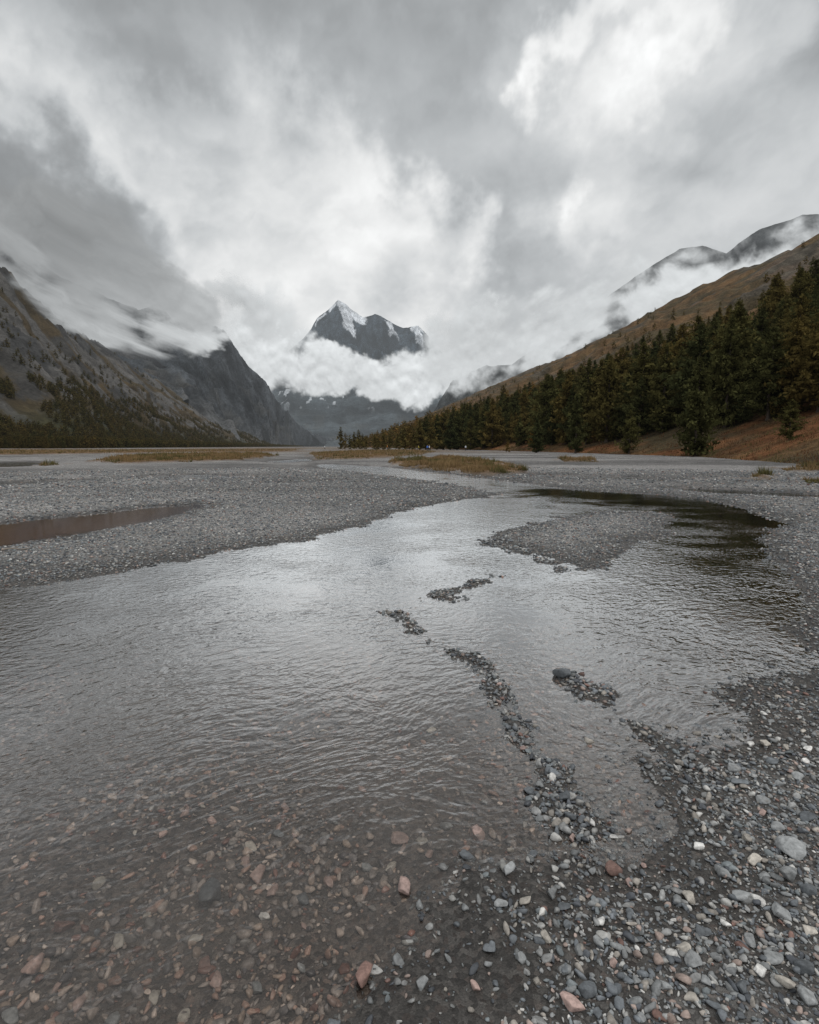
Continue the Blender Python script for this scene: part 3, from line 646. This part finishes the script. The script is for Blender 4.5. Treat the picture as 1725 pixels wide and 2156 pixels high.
for i in range(1300):
    y = 120*math.exp(rng.uniform(0, math.log(15.))); d = rng.uniform(75, 430)
    if rng.random() > math.exp(-(d-75)/110.): continue
    addtree(footx(y)+d, y+d*.14, rng.uniform(3.5, 9), bvR, None, 0.)
for i in range(13500):
    y = 250*math.exp(rng.uniform(0, math.log(3800/250.))); d = rng.uniform(-50, 120) if rng.random() < .86 else rng.uniform(100, 330)
    if y < 360 and d < -20: continue
    nn = fbm(np.array([y/130.]), np.array([d/50.]), 3, 5)[0]
    if nn < .25+.0013*max(d, 0): continue
    addtree(-230-.145*y-d, y, rng.uniform(6, 10)*np.interp(y, [250, 450], [.75, 1.]), bvL, .2, rng.uniform(-.2, .05))
proj = [(tr[3]/math.hypot(tr[0], tr[1]), i) for i, tr in enumerate(trees) if abs(tr[0]) < .8*tr[1]]
proj.sort(reverse=True); ind = set(i for _, i in proj[:300])
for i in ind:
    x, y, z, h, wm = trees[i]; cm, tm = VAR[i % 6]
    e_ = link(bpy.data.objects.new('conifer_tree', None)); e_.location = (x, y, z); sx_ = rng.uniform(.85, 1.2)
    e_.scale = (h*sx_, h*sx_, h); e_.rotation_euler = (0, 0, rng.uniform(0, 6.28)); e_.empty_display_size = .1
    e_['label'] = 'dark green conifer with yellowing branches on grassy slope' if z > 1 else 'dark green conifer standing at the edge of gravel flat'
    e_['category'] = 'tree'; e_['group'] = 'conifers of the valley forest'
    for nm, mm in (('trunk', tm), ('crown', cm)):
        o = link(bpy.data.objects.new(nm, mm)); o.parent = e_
VV = []; FF = []; SS = []; TI = []; off = 0
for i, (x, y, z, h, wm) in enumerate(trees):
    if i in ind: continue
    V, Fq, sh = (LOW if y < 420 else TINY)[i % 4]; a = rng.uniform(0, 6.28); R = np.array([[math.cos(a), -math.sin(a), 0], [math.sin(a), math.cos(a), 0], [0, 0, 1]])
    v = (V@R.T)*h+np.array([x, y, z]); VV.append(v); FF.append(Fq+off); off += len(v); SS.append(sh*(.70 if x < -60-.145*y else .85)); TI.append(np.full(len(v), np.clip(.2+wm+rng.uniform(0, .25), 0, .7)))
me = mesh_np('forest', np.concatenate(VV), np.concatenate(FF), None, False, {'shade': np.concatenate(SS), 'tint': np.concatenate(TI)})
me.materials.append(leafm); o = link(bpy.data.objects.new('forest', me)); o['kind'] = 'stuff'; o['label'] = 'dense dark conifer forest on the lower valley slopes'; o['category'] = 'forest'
print('trees', len(trees), 'ind', len(ind), time.time()-T0)

# ------------------------------------------------------------------ dry grass
def blades(x, y, z, hgt, wid, col):
    n = len(x); a = rng.uniform(0, 6.28, n); lean = rng.normal(0, .25, (n, 2))*hgt[:, None]
    dx = np.cos(a)*wid/2; dy = np.sin(a)*wid/2
    V = np.stack([np.stack([x-dx, y-dy, z], -1), np.stack([x+dx, y+dy, z], -1), np.stack([x+lean[:, 0], y+lean[:, 1], z+hgt], -1)], 1)
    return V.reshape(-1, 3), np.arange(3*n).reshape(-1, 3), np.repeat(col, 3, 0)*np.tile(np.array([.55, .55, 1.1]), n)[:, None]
GX = []; GY = []
for q, n in zip(GRASS, (16000, 16000, 14000, 10000, 1500, 1500, 500, 1000, 1000)):
    lo, hi = q.min(0), q.max(0); px = rng.uniform(lo[0], hi[0], n*5)
    py = 1/(rng.uniform(1/hi[1], 1/lo[1], n*5)); k = inside(q, px, py) & (fbm(px*1.2, py*1.2, 3, 14) > .47); GX.append(px[k][:n]); GY.append(py[k][:n])
gx = np.concatenate(GX); gy = np.concatenate(GY); gz = height(gx, gy)[0]
NB = 30000
by = 30*np.exp(rng.uniform(0, math.log(9.), NB)); bd = rng.uniform(0, 1, NB)**1.3*26; bx = footx(by)+bd
bz = np.array([drop(bvR, a, b, .15) for a, b in zip(bx, by)])
gx = np.concatenate([gx, bx]); gy = np.concatenate([gy, by]); gz = np.concatenate([gz, bz]); n = len(gx)
clump = fbm(gx*.9, gy*.9, 4, 33)
gr = np.hypot(gx, gy); hg = (.10+.95*np.clip(clump-.40, 0, 1))*rng.uniform(.5, 1.2, n); wd = np.clip(gr*.0011, .02, .2)
c1 = np.array([.26, .175, .085]); c2 = np.array([.13, .115, .045]); c3_ = np.array([.15, .074, .036])
kf = fbm(gx*.35, gy*.35, 3, 66)[:, None]; isb = (np.arange(n) >= n-NB)[:, None]
gcol = np.where(kf > .58, c2, c1); gcol = np.where(isb & (kf < .5), c3_, gcol)*rng.uniform(.6, 1.3, (n, 1))
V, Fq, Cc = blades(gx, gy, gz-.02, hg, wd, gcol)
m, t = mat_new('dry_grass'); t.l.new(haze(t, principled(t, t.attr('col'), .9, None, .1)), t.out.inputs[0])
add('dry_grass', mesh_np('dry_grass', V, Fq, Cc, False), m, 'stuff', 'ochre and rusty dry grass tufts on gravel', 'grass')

# ------------------------------------------------------------------ hikers far out on the flat
def person(u, y, jac, label, pack=None, stride=.12):
    x = (u-U0)/F*y; z = height(np.array([x]), np.array([float(y)]))[0][0]
    pv = [(0, 0, .95), (0, 0, 1.15), (0, 0, 1.40), (0, 0, 1.52), (0, 0, 1.66), (.1, stride*.5, .88), (.11, stride, .48), (.11, stride*1.2, .06), (.11, stride*1.2-.16, .04), (-.1, -stride*.3, .88), (-.11, -stride, .48), (-.11, -stride*1.6, .06), (-.11, -stride*1.6-.16, .04),
          (.2, 0, 1.40), (.27, .04, 1.12), (.27, -.12, .88), (-.2, 0, 1.40), (-.27, -.04, 1.12), (-.26, -.18, .90)]
    ed = [(0, 1), (1, 2), (2, 3), (3, 4), (0, 5), (5, 6), (6, 7), (7, 8), (0, 9), (9, 10), (10, 11), (11, 12), (2, 13), (13, 14), (14, 15), (2, 16), (16, 17), (17, 18)]
    rd = [.15, .15, .16, .065, .11, .10, .07, .05, .045, .10, .07, .05, .045, .075, .055, .04, .075, .055, .04]
    me = bpy.data.meshes.new('person'); me.from_pydata(pv, ed, [])
    m, t = mat_new('hiker_clothes'); tc = t.new('ShaderNodeTexCoord').outputs['Object']; s_ = t.new('ShaderNodeSeparateXYZ'); t.l.new(tc, s_.inputs[0])
    cr = t.new('ShaderNodeValToRGB'); cr.color_ramp.interpolation = 'CONSTANT'; t.l.new(t.m('DIVIDE', s_.outputs[2], 2.), cr.inputs[0]); e = cr.color_ramp.elements
    e[0].color = (.03, .03, .035, 1); e[1].position = .46; e[1].color = (*jac, 1); q = e.new(.765); q.color = (.4, .26, .2, 1); q = e.new(.84); q.color = (.04, .03, .02, 1)
    t.l.new(principled(t, cr.outputs[0], .8), t.out.inputs[0]); me.materials.append(m)
    b = link(bpy.data.objects.new('person', me)); b.location = (x, y, z); b.rotation_euler = (0, 0, rng.uniform(0, 6))
    b.modifiers.new('skin', 'SKIN')
    if len(me.skin_vertices):
        sv = me.skin_vertices[0].data
        for i, r_ in enumerate(rd): sv[i].radius = (r_, r_)
        sv[0].use_root = True
    s2 = b.modifiers.new('sub', 'SUBSURF'); s2.levels = 1; s2.render_levels = 2
    b['label'] = label; b['category'] = 'person'
    if pack:
        bm = bmesh.new(); bmesh.ops.create_cube(bm, size=1); bmesh.ops.scale(bm, vec=(.32, .2, .52), verts=bm.verts); bmesh.ops.bevel(bm, geom=bm.edges[:], offset=.07, segments=3, affect='EDGES')
        pm = bpy.data.meshes.new('backpack'); bm.to_mesh(pm); bm.free(); m2, t2 = mat_new('backpack_cloth'); t2.l.new(principled(t2, (*pack, 1), .8), t2.out.inputs[0]); pm.materials.append(m2)
        o = link(bpy.data.objects.new('backpack', pm)); o.parent = b; o.location = (0, .22, 1.25)
person(816, 190, (.45, .18, .03), 'hiker in orange jacket walking over the gravel flat')
person(881, 175, (.55, .45, .06), 'hiker in yellow jacket with dark backpack on gravel', (.05, .05, .06))
person(900, 165, (.06, .16, .5), 'hiker in blue jacket with pale backpack on gravel', (.6, .6, .6))
person(904, 168, (.7, .7, .7), 'hiker in white jacket standing on the gravel flat')
person(980, 180, (.55, .58, .62), 'hiker in pale grey jacket near the forest edge')
person(685, 260, (.75, .75, .75), 'hiker in white jacket far out on the flat')

# driftwood stick on the bar
x0, y0 = gp(5, 1160, .07); x1, y1 = gp(68, 1157, .07); zz0 = height(np.array([x0, x1]), np.array([y0, y1]))[0]
V = []; ns = 8; seg = 9
for i in range(seg+1):
    f = i/seg; rad = .014*(1-.6*f)*(1+.2*math.sin(i*2.)); cx_, cy_, cz_ = x0+(x1-x0)*f, y0+(y1-y0)*f+.02*math.sin(f*5), zz0[0]*(1-f)+zz0[1]*f+.035+.01*math.sin(f*7)
    for j in range(ns): a = 2*math.pi*j/ns; V.append((cx_, cy_+rad*math.cos(a), cz_+rad*math.sin(a)))
m, t = mat_new('weathered_wood'); pos = t.new('ShaderNodeNewGeometry').outputs['Position']
t.l.new(principled(t, t.mixc(t.noise(pos, 40, 4), (.12, .10, .08, 1), (.34, .30, .26, 1)), .85), t.out.inputs[0])
add('driftwood_stick', mesh_np('driftwood_stick', np.array(V), grid_faces(seg+1, ns, True)), m, None, 'bleached driftwood stick lying on a gravel bar', 'driftwood')

# ------------------------------------------------------------------ low cloud banks hanging on the mountains
m, t = mat_new('low_cloud')
tr = t.new('ShaderNodeBsdfTransparent'); e = t.new('ShaderNodeEmission'); t.l.new(t.attr('col'), e.inputs[0])  # emission stands in for daylight scattered inside the cloud
t.l.new(t.mixs(t.attr('alpha', 'Fac'), tr.outputs[0], e.outputs[0]), t.out.inputs[0])
try: m.cycles.emission_sampling = 'NONE'
except Exception: pass
cm_ = m
def bank(yf, box, blobs, label, seed, fs=60., amp=1.6, lo=.12, hi=1.0, rel=.4):
    u0, u1, v0, v1 = box; nu, nv = int((u1-u0)/1.5), int((v1-v0)/1.5); U, Vv = np.meshgrid(np.linspace(u0, u1, nu), np.linspace(v0, v1, nv))
    yy = yf(U)*(1+.03*(fbm(U/80, Vv/80, 3, 4)-.5)); a = (U-U0)/F; b = (V0-Vv)/F; dy = b*sp+cp; dz_ = b*cp-sp; k = yy/dy
    XX, ZZ = a*k, EYE+dz_*k
    s = F/yy.mean()                       # metres on the cloud sheet -> noise units
    A1, B1 = XX*s/fs, ZZ*s/fs
    wx = (fbm(A1*.8+seed, B1*.8, 6, seed, .55)-.5); wy = (fbm(A1*.8, B1*.8+seed, 6, seed+7, .55)-.5)
    Ue, Ve = U+wx*fs*1.3, Vv+wy*fs*1.3
    de = np.zeros_like(U); num = np.zeros_like(U)+1e-6*.5; den = np.zeros_like(U)+1e-6
    for (u, v, ru, rv, rot, d, br) in blobs:
        c_, s_ = math.cos(math.radians(rot)), math.sin(math.radians(rot)); du = Ue-u; dv_ = -(Ve-v)
        rr = np.sqrt(((du*c_+dv_*s_)/ru)**2+((-du*s_+dv_*c_)/rv)**2); g_ = np.clip(1-rr, 0, 1)**.8*d; de = np.maximum(de, g_)
        wt = np.exp(-2*rr*rr); num += wt*br; den += wt
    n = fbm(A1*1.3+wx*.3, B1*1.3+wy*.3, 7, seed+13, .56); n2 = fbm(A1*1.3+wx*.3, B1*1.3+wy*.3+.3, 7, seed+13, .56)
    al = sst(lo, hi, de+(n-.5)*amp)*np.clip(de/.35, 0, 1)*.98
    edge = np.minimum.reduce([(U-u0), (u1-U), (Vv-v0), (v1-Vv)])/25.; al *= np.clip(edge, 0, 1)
    br = num/den*(.98+.25*(n-.5)+rel*(n-n2))  # painted cloud self-shading from noise minus its shifted copy
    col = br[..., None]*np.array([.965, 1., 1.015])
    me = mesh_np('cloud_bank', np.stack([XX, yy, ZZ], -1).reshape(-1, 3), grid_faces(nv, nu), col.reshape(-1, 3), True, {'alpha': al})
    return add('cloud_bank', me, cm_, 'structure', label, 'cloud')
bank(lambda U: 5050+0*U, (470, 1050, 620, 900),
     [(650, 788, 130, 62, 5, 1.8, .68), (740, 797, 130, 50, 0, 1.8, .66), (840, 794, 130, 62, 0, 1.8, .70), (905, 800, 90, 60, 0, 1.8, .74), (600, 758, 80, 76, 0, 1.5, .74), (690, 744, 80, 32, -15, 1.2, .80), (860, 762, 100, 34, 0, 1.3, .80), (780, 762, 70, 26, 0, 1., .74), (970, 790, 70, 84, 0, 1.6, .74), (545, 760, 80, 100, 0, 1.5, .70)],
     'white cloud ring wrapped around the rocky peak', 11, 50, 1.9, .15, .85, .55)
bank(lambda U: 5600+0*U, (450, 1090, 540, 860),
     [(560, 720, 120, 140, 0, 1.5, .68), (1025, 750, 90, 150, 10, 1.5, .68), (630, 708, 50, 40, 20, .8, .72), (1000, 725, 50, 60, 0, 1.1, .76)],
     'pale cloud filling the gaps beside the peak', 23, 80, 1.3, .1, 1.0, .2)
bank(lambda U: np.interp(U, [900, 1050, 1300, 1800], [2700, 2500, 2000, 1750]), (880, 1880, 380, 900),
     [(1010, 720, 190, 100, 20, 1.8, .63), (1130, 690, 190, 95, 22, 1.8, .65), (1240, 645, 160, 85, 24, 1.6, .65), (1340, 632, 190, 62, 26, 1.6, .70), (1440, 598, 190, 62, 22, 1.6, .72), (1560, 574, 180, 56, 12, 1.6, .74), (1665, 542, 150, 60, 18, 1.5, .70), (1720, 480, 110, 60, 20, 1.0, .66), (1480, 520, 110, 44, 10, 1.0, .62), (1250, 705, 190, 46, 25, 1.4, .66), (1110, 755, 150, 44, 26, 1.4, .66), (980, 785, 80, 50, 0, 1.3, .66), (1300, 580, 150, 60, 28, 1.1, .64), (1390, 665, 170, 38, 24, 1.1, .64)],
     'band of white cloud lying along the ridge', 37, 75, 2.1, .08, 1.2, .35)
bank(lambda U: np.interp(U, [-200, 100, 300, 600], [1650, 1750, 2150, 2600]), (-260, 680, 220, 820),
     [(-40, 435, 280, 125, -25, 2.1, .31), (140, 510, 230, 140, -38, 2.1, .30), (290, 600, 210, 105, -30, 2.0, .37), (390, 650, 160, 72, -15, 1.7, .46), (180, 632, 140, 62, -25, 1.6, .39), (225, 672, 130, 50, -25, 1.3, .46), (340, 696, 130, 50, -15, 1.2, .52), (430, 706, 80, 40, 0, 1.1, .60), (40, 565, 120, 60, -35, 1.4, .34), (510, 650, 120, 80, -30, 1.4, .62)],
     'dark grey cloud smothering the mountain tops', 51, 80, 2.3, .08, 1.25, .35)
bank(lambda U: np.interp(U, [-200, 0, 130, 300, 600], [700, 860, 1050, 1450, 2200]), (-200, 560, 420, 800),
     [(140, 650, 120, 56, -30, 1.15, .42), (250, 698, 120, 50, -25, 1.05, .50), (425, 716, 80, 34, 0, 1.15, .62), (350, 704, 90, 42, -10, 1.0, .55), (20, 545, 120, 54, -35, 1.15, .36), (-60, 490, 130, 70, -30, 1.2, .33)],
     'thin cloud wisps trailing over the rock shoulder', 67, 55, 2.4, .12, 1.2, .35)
print('end', time.time()-T0)
